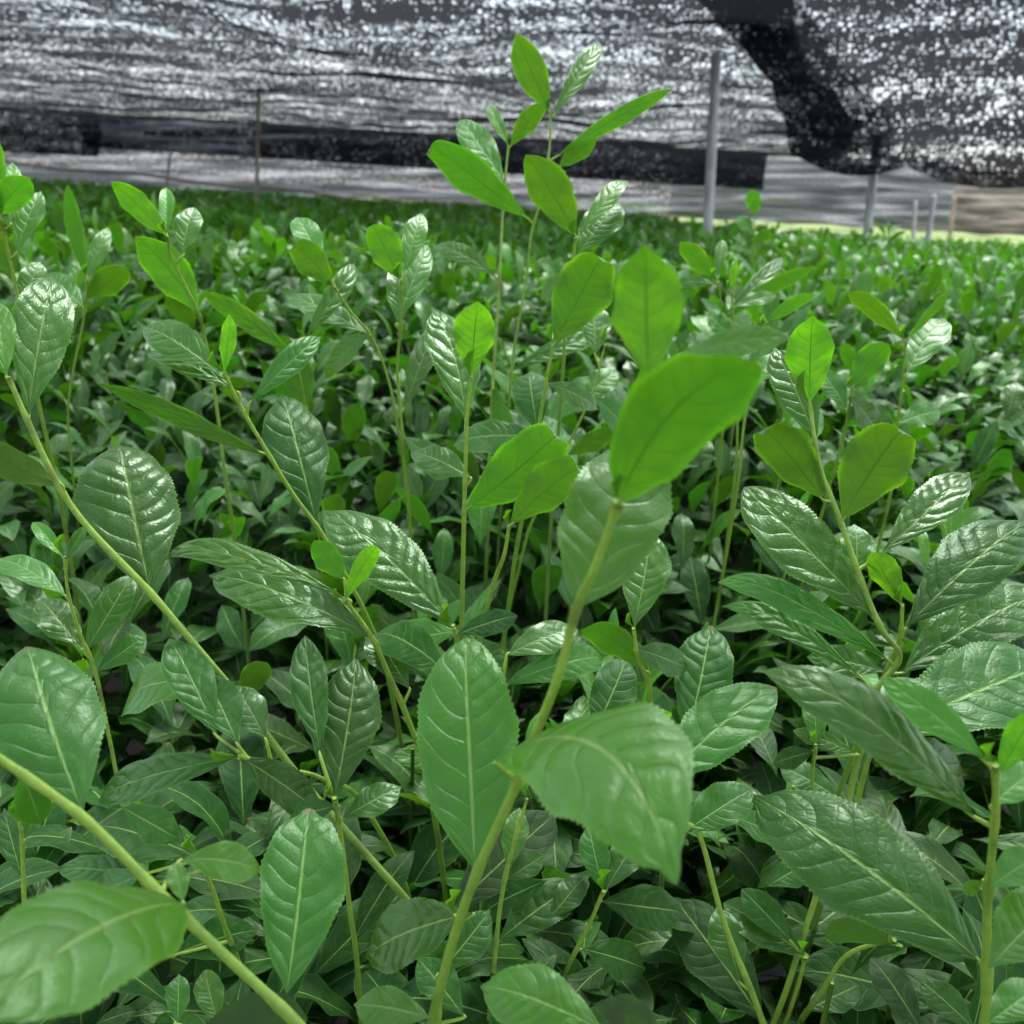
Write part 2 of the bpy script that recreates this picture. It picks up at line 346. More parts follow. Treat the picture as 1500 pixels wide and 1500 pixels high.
# ------------------------------------------------------------------ traced front shoots
# each: label, depth at first and last stem point (m), stem radius (mm), stem points (top first), leaves
# leaf: side  base  tip  apparent width  options
SH = [
("tall green-yellow stem leaning left across the picture, ridged pale leaf halfway along it", .50, .60, 2.7,
 "12,552 42,620 80,700 125,768 220,868 300,962 348,1020 440,1140 540,1255 604,1330",
 ["T 10,552 -4,435 40 age=0", "T 42,610 80,392 84 age=.35 fold=.12 hook=.06 q=.72 tf=.25", "U 92,712 -40,645 50 age=.35 bend=.1 r=35",
  "T 222,872 172,626 142 age=.62 bend=.06 fold=.03 cup=.25 q=.62 p=1.0 hook=.1", "T 350,1018 172,1042 62 age=.25 bend=.26 hook=.06 tf=-.5", "U 350,1020 392,968 60 age=.5 tf=.1"]),
("slim shoot with a yellow unopened bud and leaf arching left, behind the tall leaning stem", .62, .74, 2.1,
 "328,545 355,600 395,668 430,725 470,780 510,850 540,910",
 ["U 328,548 337,458 26 age=0 fold=.5", "T 324,550 206,475 62 age=.4 bend=.08", "T 350,575 210,512 40 age=.45 bend=.1", "T 365,592 478,484 42 age=.5 hook=.1 r=20", "U 395,668 143,560 34 age=.45 bend=.16 r=20",
  "T 464,768 412,570 96 age=.85 fold=.0 cup=.2 bend=.08 q=.68 wave=.12"]),
("shoot with one broad backlit leaf and a pale upright leaf beside it, upper left", .74, .86, 1.8,
 "245,345 250,372 272,420 292,462 302,505 318,600 330,700",
 ["U 245,346 163,264 42 age=.05", "T 244,344 243,270 24 age=.05 fold=.4", "T 268,374 285,300 44 age=.3 q=.7", "U 294,462 198,343 68 age=.18 hook=.05 side=.03"]),
("shoot with a narrow backlit leaf arching down to the left", .80, .92, 1.6,
 "432,520 445,580 452,640 460,720", ["U 432,520 293,422 34 age=.12 bend=.08 hook=.1 r=15", "U 450,598 425,512 66 age=.5"]),
("shoot with a backlit leaf folded at its tip, pale leaf above, upper left", .78, .9, 1.7,
 "490,420 512,455 545,495 570,560 585,640",
 ["U 488,420 424,350 66 age=.2 tc=135", "T 470,385 433,314 44 age=.25", "T 445,502 532,374 34 age=.3 hook=.12 r=20", "T 542,490 416,428 46 age=.4", "T 548,480 472,556 40 age=.45", "T 590,600 640,470 40 age=.5"]),
("shoot with an upright backlit oval leaf and three pale leaves fanned beside it", .76, .9, 1.8,
 "588,412 588,475 582,540 590,640 598,740",
 ["U 588,412 543,322 54 age=.08 q=.7 tc=60", "T 594,400 618,308 40 age=.1 tf=.2", "T 580,476 628,352 48 age=.35", "T 583,475 590,380 50 age=.4", "T 590,640 660,700 50 age=.5"]),
("upright shoot topped by a bright lime oval leaf, pale ribbed leaf at its left", .62, .70, 2.2,
 "691,552 684,610 682,680 680,748 678,830 676,925 672,1010",
 ["U 691,553 701,440 74 age=-.0 q=.66 p=1.15 hook=.04", "T 683,620 636,446 82 age=.38 q=.66 fold=.06 side=-.03", "U 681,748 832,618 92 age=.2 q=.66 fold=.12 tc=105 side=.04", "T 676,925 560,965 62 age=.4 bend=.14", "T 690,700 600,660 50 age=.5"]),
("short stem carrying one folded backlit leaf with a pale turned-over tip", .60, .66, 2.2,
 "746,770 738,815 724,852 706,922 690,1000", ["U 746,770 862,672 74 age=.2 q=.66 p=1.1 tc=115 fold=.12", "T 690,930 745,1000 50 age=.6"]),
("tall pale stem rising above the field, two small leaves on top, left of the highest", .95, 1.02, 2.2,
 "745,213 740,262 736,320 732,400 728,470 722,560 718,640 716,720",
 ["T 744,212 716,150 22 age=.1", "U 746,216 801,148 30 age=.15 hook=.05", "T 738,266 672,170 50 age=.35 q=.7", "T 726,405 632,358 36 age=.35 bend=.12", "U 722,560 745,700 40 age=.4"]),
("tallest shoot, its top leaves against the shade net", .92, 1.02, 1.9,
 "807,163 804,225 790,300 778,345 772,400 762,460 752,520 745,600",
 ["U 806,166 756,48 50 age=.12 q=.68 fold=.08", "T 811,168 882,56 34 age=.25 tf=.3", "U 814,230 990,125 26 age=.22 bend=-.07 hook=.1 r=-15", "U 817,246 874,202 28 age=.3",
  "U 776,322 612,198 56 age=.22 tc=115 bend=.02", "T 745,545 896,490 34 age=.45 bend=.12"]),
("shoot with a large backlit leaf leaning left and pale crinkled leaves at its right", .76, .82, 1.9,
 "843,348 838,400 830,450 826,520",
 ["U 845,348 770,224 64 age=.12 q=.68 bend=.03", "T 846,348 922,250 34 age=.12 hook=.1", "T 846,374 908,292 62 age=.45 q=.62", "T 836,400 790,440 40 age=.4"]),
("shoot with a broad backlit leaf nibbled near its right edge, centre", .70, .76, 2.1,
 "810,505 800,560 790,620 778,700 765,760",
 ["U 810,506 888,360 94 age=.25 q=.64 p=1.12 tc=105 fold=.1", "T 788,634 776,540 92 age=.75 q=.6 fold=-.1 bend=.12", "T 800,560 880,600 40 age=.5", "T 790,640 660,650 60 age=.6 bend=.1"]),
("slender pale stem slanting right behind the blurred front leaves", .88, .95, 1.8,
 "886,505 870,570 848,620 828,660 790,740", ["T 870,580 930,640 50 age=.5", "T 850,590 905,540 50 age=.45", "T 872,520 868,440 50 age=.4", "U 828,668 905,628 34 age=.4"]),
("foremost shoot in the centre, thick stem and two out-of-focus lime leaves on top", .30, .42, 2.5,
 "906,735 872,830 845,890 818,990 785,1075 752,1160 702,1270 666,1370 632,1500",
 ["U 906,737 1118,512 160 age=.12 dt=.235 q=.58 p=.93 fold=.05 bend=.04 side=-.07", "U 950,552 946,356 112 d=.29 dt=.28 age=-.05 q=.55 p=1.0", "T 985,525 1160,486 52 d=.31 dt=.29 age=.05 hook=.08 tf=-.2",
  "T 845,890 946,640 168 d=.35 dt=.385 age=.12 q=.58 p=.95 fold=.05", "T 695,1272 680,920 166 d=.395 dt=.44 age=.30 q=.62 p=.93 fold=.04 hook=.06 cup=.1",
  "T 724,1116 988,1276 158 wc=.60 d=.36 dt=.27 age=.02 q=.55 p=1.0 bend=.13 cup=.2 hook=.05 tf=-.3 side=.15"]),
("right-hand shoot, small bright oval leaf on top, wide heart-like backlit leaf below", .56, .62, 2.4,
 "1186,590 1200,680 1230,760 1256,835 1290,920 1318,962 1285,1010 1272,1060 1250,1140 1225,1250",
 ["U 1186,591 1191,460 72 age=-.05 q=.6 p=1.08", "T 1197,652 1132,503 70 age=.42 q=.66", "U 1206,732 1108,612 70 age=.3 tc=105", "U 1232,765 1332,612 124 age=.2 q=.6 p=1.1 tc=115 fold=.12",
  "T 1280,905 1088,706 108 age=.5 q=.68 fold=.06", "T 1290,812 1424,684 62 age=.45 q=.7", "T 1300,965 1044,836 52 age=.35 bend=.13 hook=.1", "T 1260,990 1052,872 44 age=.45 bend=.1 hook=.1", "T 1255,845 1252,765 60 age=.5"]),
("branch with a glossy dark leaf pointing right and a little yellow curled leaf, right side", .58, .63, 2.2,
 "1322,885 1318,935 1300,980 1285,1020", ["U 1322,888 1275,806 42 age=.0 fold=.5", "T 1326,920 1512,755 98 age=.8 q=.68 fold=.04 cup=.15", "T 1322,985 1540,862 96 age=.6 q=.66", "T 1300,985 1180,960 50 age=.6"]),
("shoot at the right edge with a big veined leaf lying almost flat", .52, .58, 2.3,
 "1290,1070 1270,1120 1250,1190 1200,1300 1152,1450", ["T 1290,1078 1545,965 112 age=.68 q=.66 bend=.06", "T 1300,1090 1420,1150 70 age=.7", "T 1285,1075 1350,990 60 age=.5"]),
("out-of-focus upright stem at the right edge with a fresh bud and a long drooping leaf", .36, .44, 2.6,
 "1458,1120 1458,1190 1452,1260 1446,1340 1442,1500",
 ["T 1448,1118 1286,988 62 age=.15 tf=-.1 bend=.05", "U 1462,1135 1516,1040 44 age=-.05 fold=.2", "T 1428,1196 1126,962 96 d=.38 dt=.39 age=.45 bend=.1 q=.7 cup=.2 hook=.1",
  "T 1436,1408 1098,1158 158 d=.43 dt=.50 age=.72 q=.62 p=.95 bend=.08 cup=.18", "T 1452,1180 1530,1120 50 age=.2", "T 1450,1300 1530,1250 70 age=.2 d=.37", "T 1446,1420 1560,1300 130 age=.25 d=.37", "U 1440,1290 1410,1310 30 age=0", "T 1446,1500 1530,1440 120 age=.35 d=.38"]),
("blurred thick stem crossing the bottom left corner with wide glossy leaves", .33, .38, 2.7,
 "-40,1085 20,1125 130,1205 235,1310 330,1400 450,1515",
 ["T 122,1190 38,936 172 d=.40 dt=.45 age=.55 q=.6 p=1.0 cup=.25 bend=.07", "T 272,1326 -50,1490 112 d=.33 dt=.235 age=.15 q=.62 bend=.1 cup=.2 tf=-.3", "T 268,1322 255,1262 50 age=.1 d=.36",
  "T 262,1262 385,1275 80 d=.37 age=.12 bend=.22 tf=-.2", "T 420,1455 452,1176 138 d=.41 dt=.46 age=.5 q=.62 fold=.08", "T 30,1130 60,1210 50 age=.3 d=.4"]),
("thin shoot with a forked tip of two narrow leaves, dark gap behind it, left side", .58, .64, 1.6,
 "95,815 100,870 118,930 140,985 160,1080 182,1190",
 ["T 94,818 46,762 22 age=.1 fold=.3", "T 97,820 128,768 20 age=.45 fold=.4", "T 96,872 -8,814 30 age=.4 r=20", "T 124,955 196,838 54 age=.55", "T 120,950 58,874 52 age=.6", "T 140,985 215,930 40 age=.6"]),
("low shoot left of centre with a curled lime leaf and two long leaves reaching left", .54, .60, 2.2,
 "505,878 525,905 548,940 570,990 600,1060",
 ["U 505,880 557,790 32 age=-.02 fold=.3 hook=.15", "U 505,850 460,790 62 age=.35", "T 552,938 300,834 74 age=.55 q=.66 bend=.06 r=10", "T 512,878 213,796 40 age=.25 bend=.1 hook=.12", "T 600,1010 540,925 70 age=.6 bend=.12"]),
("shoot whose long ribbed leaf slants up to the left, centre", .56, .60, 2.1,
 "664,915 672,960 680,1030", ["T 664,918 470,738 102 age=.5 q=.68 fold=.04 cup=.1", "T 655,985 550,925 82 age=.75 bend=.16 q=.62", "T 668,930 760,900 40 age=1.2"]),
("pair of dark glossy leaves standing close together left of the pale central leaf", .50, .55, 2.0,
 "490,1168 500,1230 512,1330", ["T 490,1170 522,958 104 age=.75 q=.6 fold=.02 cup=.15", "T 470,1110 446,925 60 age=.75", "T 500,1200 590,1150 50 age=.6", "T 495,1180 420,1200 50 age=.85"]),
("low leaves on a side twig under the left leaning stem", .52, .56, 2.0,
 "350,1108 420,1128 470,1140", ["T 350,1108 134,1172 56 age=.62 bend=.1 q=.7", "T 318,1078 246,930 66 age=.65", "T 348,1090 300,985 70 age=.75", "T 390,1085 340,1000 80 age=.6", "T 350,1108 470,1190 50 age=.8"]),
("leaf curling over to the right behind the front stem, centre", .54, .58, 2.0,
 "735,1005 728,1080 720,1160", ["T 738,1004 896,958 54 age=.35 bend=.14 hook=.12 r=10", "T 742,960 848,918 50 age=.45", "T 730,1010 660,1050 60 age=.7"]),
("pale upright leaf with a backlit leaf bending down beside it, right of the front stem", .56, .60, 2.0,
 "928,920 935,965 950,1000 955,1050 965,1090",
 ["T 928,922 956,774 76 age=.35 q=.7", "U 951,985 848,918 54 age=.3 bend=.16 hook=.05", "T 870,1075 918,962 84 age=.9 q=.55 fold=-.05", "T 930,950 1010,980 50 age=.6"]),
("broad dark veined leaf above a paler serrated leaf, lower right of centre", .52, .56, 2.2,
 "985,1150 990,1200 1025,1225 1060,1350 1118,1500",
 ["T 1005,1085 1042,910 92 age=.82 q=.55 p=1.1 cup=.1 d=.56", "T 975,1142 1140,1000 92 age=.45 q=.66 p=.95 d=.50", "T 990,1080 900,1060 50 age=.5", "T 1000,1220 1105,1152 74 age=.55", "T 1120,1500 985,1310 96 age=1.35 d=.58 dt=.63", "T 1085,1440 1050,1325 60 age=.6"]),
("bright glossy leaf lying flat at the bottom edge, grey old leaf behind it", .36, .40, 2.0,
 "890,1520 900,1580", ["T 888,1512 700,1440 104 age=.22 q=.6 bend=.1 cup=.2 d=.37", "U 868,1470 965,1500 90 age=1.8 q=.6 d=.42"]),
("leaf pair low at the bottom left of the centre stem", .46, .50, 2.2,
 "668,1340 650,1420 640,1500", ["T 694,1338 528,1402 84 age=.62 q=.66 bend=.06", "T 632,1492 515,1470 72 age=.3 d=.40 q=.62", "T 680,1490 610,1400 80 age=.8", "T 640,1430 720,1330 60 age=.8"]),
("wide matt grey old leaf low in the middle, with a pale midrib", .56, .60, 2.0,
 "665,1330 640,1400 610,1480", ["T 660,1335 818,1186 88 age=1.7 q=.6", "T 805,1345 860,1280 60 age=.8", "T 800,1290 700,1340 50 age=1.1"]),
("thin upright stem with a narrow pale leaf, low centre", .52, .56, 1.8,
 "772,1170 755,1230 740,1285 730,1350 722,1435", ["T 742,1275 762,1180 42 age=.3", "T 740,1290 800,1250 40 age=.7", "T 728,1380 850,1290 60 age=.9"]),
("stem with two leaves held upright like a funnel, low centre right", .56, .60, 1.9,
 "884,1305 865,1350 845,1390 826,1430", ["T 884,1306 862,1205 48 age=.6", "T 886,1306 935,1225 52 age=.7", "T 880,1320 1005,1335 70 age=.9", "T 850,1390 950,1420 80 age=.9"]),
("low shoot with a leaf curling down at the tip, bottom right", .52, .58, 2.1,
 "1310,1375 1240,1400 1200,1460", ["U 1320,1385 1188,1365 44 age=.6 bend=.14 hook=.2", "T 1350,1510 1275,1400 80 age=1.3", "T 1430,1510 1345,1432 70 age=.75", "T 1180,1480 1260,1440 60 age=.8"]),
("dark twisted leaf over a broken leaf edge, lower right", .56, .6, 2.0,
 "1180,1400 1170,1440 1150,1500", ["T 1180,1400 1058,1320 60 age=.6 fold=.3", "T 1160,1380 1085,1300 50 age=.8", "T 1120,1300 1190,1260 70 age=.8", "T 1060,1190 1160,1235 40 age=.6 "]),
("shoot with an arching leaf over a dark hollow, right of centre low", .6, .64, 1.8,
 "1195,1090 1190,1150 1200,1220", ["T 1255,1105 1160,1068 28 age=.4 bend=.1", "T 1195,1100 1130,1120 60 age=.9", "T 1230,1170 1140,1120 70 age=.85", "T 1195,1095 1190,1010 40 age=.4"]),
("fresh yellow-green shoot cut by the left edge, near the net", .78, .85, 2.0,
 "0,320 10,360 25,430 40,520", ["U 2,322 -10,190 30 age=.0", "U -8,318 44,258 50 age=.12", "U 22,405 -14,335 66 age=.15", "T 15,330 18,232 28 age=.1", "T 22,372 60,275 40 age=.35", "T 30,450 60,380 40 age=.4"]),
("small twin-leaf shoot standing over the blurred field, left", .95, 1.05, 1.6,
 "128,405 122,470 108,540 100,600", ["T 128,408 160,330 26 age=.25", "U 128,410 98,268 24 age=.2", "T 122,450 60,400 40 age=.4", "U 122,440 190,390 34 age=.3"]),
("shoot with two thin arched tips and a pale oval leaf, right background", .82, .9, 1.8,
 "1327,500 1322,560 1315,620 1308,700", ["U 1326,500 1238,420 26 age=.2 bend=.08 hook=.1", "U 1329,497 1392,422 16 age=.15 bend=-.06", "T 1328,548 1386,462 50 age=.38 q=.62", "T 1315,620 1380,600 50 age=.5", "T 1312,640 1260,590 40 age=.5"]),
("single backlit leaf with a curved tip behind the heart-like leaf, right", .78, .85, 1.8,
 "1248,568 1240,620 1225,680", ["U 1248,568 1302,500 50 age=.3 q=.64 hook=.12", "T 1245,580 1290,640 60 age=.5", "T 1240,600 1200,540 40 age=.5"]),
("narrow leaf arched like a hook above the blurred front leaf", .80, .86, 1.6,
 "1118,480 1105,540 1090,620 1082,700", ["U 1120,474 1196,430 22 age=.2 bend=.12", "T 1100,560 1150,520 40 age=.4", "T 1090,600 1020,610 46 age=.45"]),
("shoot with crossed narrow leaves in front of the nearest grey post", .92, 1.0, 1.7,
 "1052,412 1056,450 1056,500 1060,580", ["U 1046,410 996,352 30 age=.2", "T 1050,408 1060,348 20 age=.2 fold=.4", "T 1058,470 1150,372 28 age=.35", "U 1060,470 1196,388 24 age=.3 bend=.1", "T 1050,415 985,415 20 age=.4"]),
("thin bud stem beside the crossed narrow leaves", .9, .98, 1.6, "1072,425 1074,470 1078,540 1080,640", ["U 1072,428 1078,380 14 age=0 fold=.5", "T 1074,450 1140,430 26 age=.4", "T 1076,500 1040,460 40 age=.4"]),
("tall lone shoot with a single round leaf, out in the right field", 1.9, 2.0, 1.8,
 "1106,300 1105,345 1104,400", ["U 1106,318 1100,276 24 age=.2", "T 1104,345 1080,315 24 age=.3", "U 1104,360 1128,335 20 age=.3", "T 1103,370 1070,360 22 age=.4"]),
("low blurred shoot at the bottom left edge with stubby leaves", .55, .6, 1.9,
 "30,1200 34,1280 38,1400 40,1500", ["U 28,1205 20,1170 20 age=.1", "T 36,1230 58,1185 24 age=.5", "T 34,1290 5,1180 36 age=.8", "T 36,1480 60,1270 70 age=.95 ", "T 40,1480 150,1450 60 age=.9"]),
("round pale leaf near the bottom left with fine teeth around it", .48, .52, 2.0,
 "330,1515 338,1560", ["T 320,1500 300,1418 82 age=.4 q=.5", "U 300,1500 455,1490 90 age=1.6 d=.43", "T 260,1500 262,1425 60 age=.6", "T 140,1500 200,1480 80 age=1.3"]),
("curved leaf hanging behind the lower left stems", .5, .55, 2.0,
 "290,1250 310,1300 330,1360", ["T 290,1255 135,1205 90 age=.85", "T 175,1180 265,1230 70 age=.75 d=.46", "T 240,1290 75,1270 40 age=.6", "T 210,1280 110,1330 50 age=.5", "T 250,1400 380,1360 70 age=.9"]),
]

cell = 15
GW = 1500 // cell + 20
front = np.full((GW, GW), 99.0)          # distance of the traced leaves, for keeping the others behind them
def mark(V):
    x, y, d = proj(V)
    i = (x // cell).astype(int) + 10; j = (y // cell).astype(int) + 10
    ok = (i >= 0) & (i < GW) & (j >= 0) & (j < GW) & (d > 0)
    np.minimum.at(front, (i[ok], j[ok]), d[ok])
def hides(V, slack=0.0):
    x, y, d = proj(V)
    i = (x // cell).astype(int) + 10; j = (y // cell).astype(int) + 10
    ok = (i >= 0) & (i < GW) & (j >= 0) & (j < GW) & (d > 0.02)
    if not ok.any(): return 0.0
    return float((d[ok] < front[i[ok], j[ok]] - slack).sum()) / len(d)

def nums(s): return [float(v) for v in s.split(',')]
hero_leaves = []
for label, d0, d1, rmm, stem, leaves in SH:
    pp = [nums(c) for c in stem.split()]
    pts = [P(x, y, d0 + (d1 - d0) * (i / (len(pp) - 1))) for i, (x, y) in enumerate(pp)]
    dirn = nrm(pts[-1] - pts[-2]); last = pts[-1]
    e1 = last + 0.06 * nrm(dirn + np.array([0, .3, -0.6])); e2 = e1 + 0.16 * nrm(dirn * 0.4 + np.array([0, .25, -1])); 
    e3 = e2 + np.array([0.01, 0.03, -max(0.05, e2[2] - 0.35)])
    path = smooth_path(pts + [e1, e2, e3], 6)
    root = empty('tea_shoot', path[-1]); rl = path[-1]
    tag(root, label, 'tea shoot', 'tea shoots traced in the foreground')
    root['group'] = 'tea shoots in the foreground'
    n = len(path)
    rad = np.interp(np.linspace(0, 1, n), [0, .15, .6, 1], [rmm * .42, rmm * .58, rmm * .76, rmm * 1.0]) / 1000
    bases = []
    made = []
    for spec in leaves:
        w_ = spec.split(); sd = w_[0]; bx, by = nums(w_[1]); tx, ty = nums(w_[2]); wpx = float(w_[3])
        o = {}
        for kv in w_[4:]:
            k, v = kv.split('='); o[k] = float(v)
        # depth of the nearest stem point
        xs, ys, ds = proj(path)
        k = int(np.argmin((xs - bx) ** 2 + (ys - by) ** 2))
        db = o.get('d', ds[k])
        lpx = math.hypot(tx - bx, ty - by); Lr = lpx * db / FPX
        dt = o.get('dt', db + (0.42 if sd == 'T' else -0.22) * Lr * (0.6 + 0.8 * abs(by - ty) / lpx))
        B, T_ = P(bx, by, db), P(tx, ty, dt)
        a = T_ - B; L = float(np.linalg.norm(a)); a = a / L
        mid = (B + T_) / 2; tocam = nrm(CAM - mid)
        tf = o.get('tf', 0.0)
        if sd == 'T': tgt = tocam * (0.85 + tf) + ZUP * 0.55
        else: tgt = -tocam * (0.9 + tf) + ZUP * 0.35
        nn = tgt - a * (tgt @ a); nn = nrm(nn)
        r_ = o.get('r', float(rng.uniform(-7, 7)))
        if r_:
            c_, s_ = math.cos(R(r_)), math.sin(R(r_))
            nn = nn * c_ + np.cross(a, nn) * s_
        bb_ = np.cross(nn, a)
        a2 = np.array([a @ rt, a @ up]); a2 /= np.linalg.norm(a2) + 1e-9
        fac = abs(a2[0] * (bb_ @ up) - a2[1] * (bb_ @ rt))
        W = min((.87 if sd == 'T' else .88) * wpx * (db + dt) / 2 / FPX / max(0.5, fac), L * o.get('wc', .54 if sd == 'U' else .48))
        rv = float(rng.random())
        tz = max(22, int(L / 0.0026))
        nS = tz * 3 + 1 if lpx > 110 and db > .34 else 70
        kw = dict(bend=o.get('bend', .045), hook=o.get('hook', .04), fold=o.get('fold', .08), wave=o.get('wave', .07 if sd == 'T' else .13), side=o.get('side', float(rng.uniform(-.02, .02))),
                  p=o.get('p', 1.06), q=o.get('q', .72), cup=o.get('cup', 0.04), tc=o.get('tc', 0.0), curl=o.get('curl', 0.0), twist=float(rng.uniform(-.25, .25)), nv=float(rng.uniform(7, 9.5)),
                  relief=(.0135 if lpx > 150 else .008 if db < .62 else .0045) if sd == 'T' else .010)
        V, F, lc, la = leaf_batch(B[None], a[None], nn[None], [L], [W], o.get('age', .5), np.array([rv]), nS, 25, teeth=tz, **kw)
        mark(V[::3])
        made.append((V, F, lc, la))
        bases.append((B, a, db))
        # petiole
        sp_ = path[min(n - 1, k + 1)]
        if np.linalg.norm(sp_ - B) < 0.032:
            ppth = smooth_path([B + a * L * .07 - nn * .0010, B - nn * .0006, sp_], 4)
            pV, pF, pla = tube(ppth, np.linspace(.00045, .0012, len(ppth)), 6, (0, .2))
            pla[:, 1] = 2
            made[-1] = made[-1] + ((pV, pF, pla),)
        rad[k] *= 1.22
        if k + 1 < n: rad[k + 1] *= 1.15
    ax = nrm(path[0] - path[2]); bn = nrm(np.cross(ax, [.3, .8, .1])); Lb_ = rng.uniform(.011, .019)
    V, F, lc, la = leaf_batch(path[0][None], ax[None], bn[None], [Lb_], [Lb_ * .34], -.05, np.array([rng.random()]), 24, 9, fold=1.3, bend=.1, q=.8, relief=.004, twist=.6)
    link('bud', mesh_from('bud', V - rl, F, lc, la, LEAF), root)
    V, F, la = tube(path, rad, 10, (0.0, 0.8))
    mark(V)
    st = link('stem', mesh_from('stem', V - rl, F, None, la, STEM), root)
    for md in made:
        V, F, lc, la = md[:4]
        if len(md) > 4:
            pV, pF, pla = md[4]
            me = mesh_from('leaf', np.vstack([V, pV]) - rl, [tuple(f) for f in F] + [tuple(i + len(V) for i in f) for f in pF],
                           np.vstack([lc, np.zeros((len(pV), 3))]), np.vstack([la, pla]), LEAF)
            me.materials.append(STEM)
            mi = np.zeros(len(me.polygons), np.int32); mi[len(F):] = 1
            me.polygons.foreach_set('material_index', mi)
        else:
            me = mesh_from('leaf', V - rl, F, lc, la, LEAF)
        link('leaf', me, root)

# ------------------------------------------------------------------ further individual shoots
ZC = 0.815                                # height of the leaf canopy
def canopy(x, y):
    return ZC + .12 * np.clip((y - .95) / .9, 0, 1) - .10 * np.clip((y - 4.5) / 6, 0, 1) + 0.018 * np.sin(x * 2.1 + y * 1.3) + 0.014 * np.sin(x * 0.9 - y * 2.7 + 1) + 0.01 * np.sin(x * 5.1 + 2) * np.sin(y * 4.3)

protos = []
def make_proto(i):
    H = rng.uniform(.22, .30)
    lean = rng.uniform(-.25, .25, 2)
    zs = np.linspace(0, 1, 7)[:, None]
    path = np.hstack([lean[0] * H * zs ** 1.6 + .004 * np.sin(zs * 9 + i), lean[1] * H * zs ** 1.6 + .004 * np.cos(zs * 8 + i), zs * H])
    path = smooth_path(path, 4)
    nl = int(rng.integers(6, 9)); az = rng.uniform(0, 6.28)
    parts = []
    for k in range(nl):
        f = 1 - k * (0.62 / nl) - .0
        idx = min(len(path) - 1, int(f * (len(path) - 1)))
        b = path[idx]
        az += 2.399 + rng.uniform(-.4, .4)
        el = R(rng.uniform(62, 80) if k == 0 else rng.uniform(25, 62) - k * 2)
        a = np.array([math.cos(az) * math.cos(el), math.sin(az) * math.cos(el), math.sin(el)])
        nn = nrm(ZUP - a * a[2] + rng.normal(0, .12, 3)); nn = nrm(nn - a * (nn @ a))
        L = (rng.uniform(.035, .05) if k == 0 else rng.uniform(.055, .07) if k == 1 else rng.uniform(.080, .118))
        W = L * rng.uniform(.27, .38) * (.7 if k == 0 else 1)
        age = [0.0, .12, .3, .42, .55, .68, .8, .9][min(k, 7)] + rng.uniform(-.06, .12)
        rv = rng.random()
        V, F, lc, la = leaf_batch(b[None], a[None], nn[None], [L], [W], age, np.array([rv]), 43, 11, teeth=14, bend=rng.uniform(.02, .13), hook=rng.uniform(0, .14),
                                  fold=rng.uniform(.0, .3), wave=rng.uniform(.03, .16), side=rng.uniform(-.03, .03), cup=rng.uniform(0, .15), q=.72, p=1.02, relief=.010,
                                  twist=rng.uniform(-.5, .5), nv=rng.uniform(7, 9))
        parts.append((V, F, lc, la))
    V, F, la = tube(path[::-1], np.linspace(.0010, .0019, len(path)), 7, (0, .9))
    sm = mesh_from('stem', V, F, None, la, STEM)
    ls = [mesh_from('leaf', p_[0], p_[1], p_[2], p_[3], LEAF) for p_ in parts]
    allv = np.vstack([p_[0][::5] for p_ in parts])
    return sm, ls, allv, H
protos = [make_proto(i) for i in range(14)]

cand = []
for k in range(30000):
    y = 0.52 + 2.3 * rng.random() ** 0.8
    x = rng.uniform(-1, 1) * (0.54 * y + .12)
    cand.append((x, y))
placed = []; tops = []
def zone(px, py, d):
    a_ = 'left side' if px < 600 else ('right side' if px > 980 else 'centre')
    if d < 0.95: return 'low glossy tea shoot tucked under the sharp front shoots, ' + a_
    if d < 1.5: return 'tea shoot a row behind the sharp front shoots, ' + a_
    return 'small softly blurred tea shoot in the field before the grey posts, ' + a_
TARGET = 300 - len(SH)
for (x, y) in cand:
    if len(placed) >= TARGET: break
    md = 0.045 + 0.020 * y
    if any((x - a_) ** 2 + (y - b_) ** 2 < md * md for a_, b_ in placed): continue
    pi = int(rng.integers(len(protos))); sm, ls, av, H = protos[pi]
    sc = rng.uniform(.85, 1.12)
    top = float(canopy(x, y)) + rng.normal(0, .020) + (rng.uniform(.02, .13) if rng.random() < .5 and y > .9 else 0) - (0.085 if y < .75 else 0.035 if y < 1 else 0)
    if x < -0.1 and y < 1.2: top -= 0.015
    z = top - H * sc
    rz = rng.uniform(0, 6.28); tx_, ty_ = rng.normal(0, .22, 2)
    tx_ += (-0.18 if x < 0 else 0.05)
    Mx = Matrix.Translation((x, y, z)) @ Matrix.Rotation(ty_, 4, 'X') @ Matrix.Rotation(tx_, 4, 'Y') @ Matrix.Rotation(rz, 4, 'Z') @ Matrix.Scale(sc, 4)
    Ma = np.array(Mx)
    wv = av @ Ma[:3, :3].T + Ma[:3, 3]
    if hides(wv, 0.006) > 0.05: continue
    px, py, d = proj(wv); inv = (px > -40) & (px < 1540) & (py < 1560) & (d > 0)
    if inv.mean() < .25: continue
    if (py < 262).mean() > .0: continue
    placed.append((x, y))
    pxc, pyc, dc = proj(np.array([[x, y, top - .04]]))
    root = bpy.data.objects.new('tea_shoot', None); COL.objects.link(root); root.matrix_world = Mx; root.empty_display_size = .02
    lb = zone(pxc[0], pyc[0], dc[0])
    tag(root, lb, 'tea shoot', lb.split(',')[0].replace('tea shoot', 'tea shoots') + lb.split(',')[1])
    for me in [sm]: link('stem', me, root)
    for me in ls: link('leaf', me, root)
print('fill shoots', len(placed))

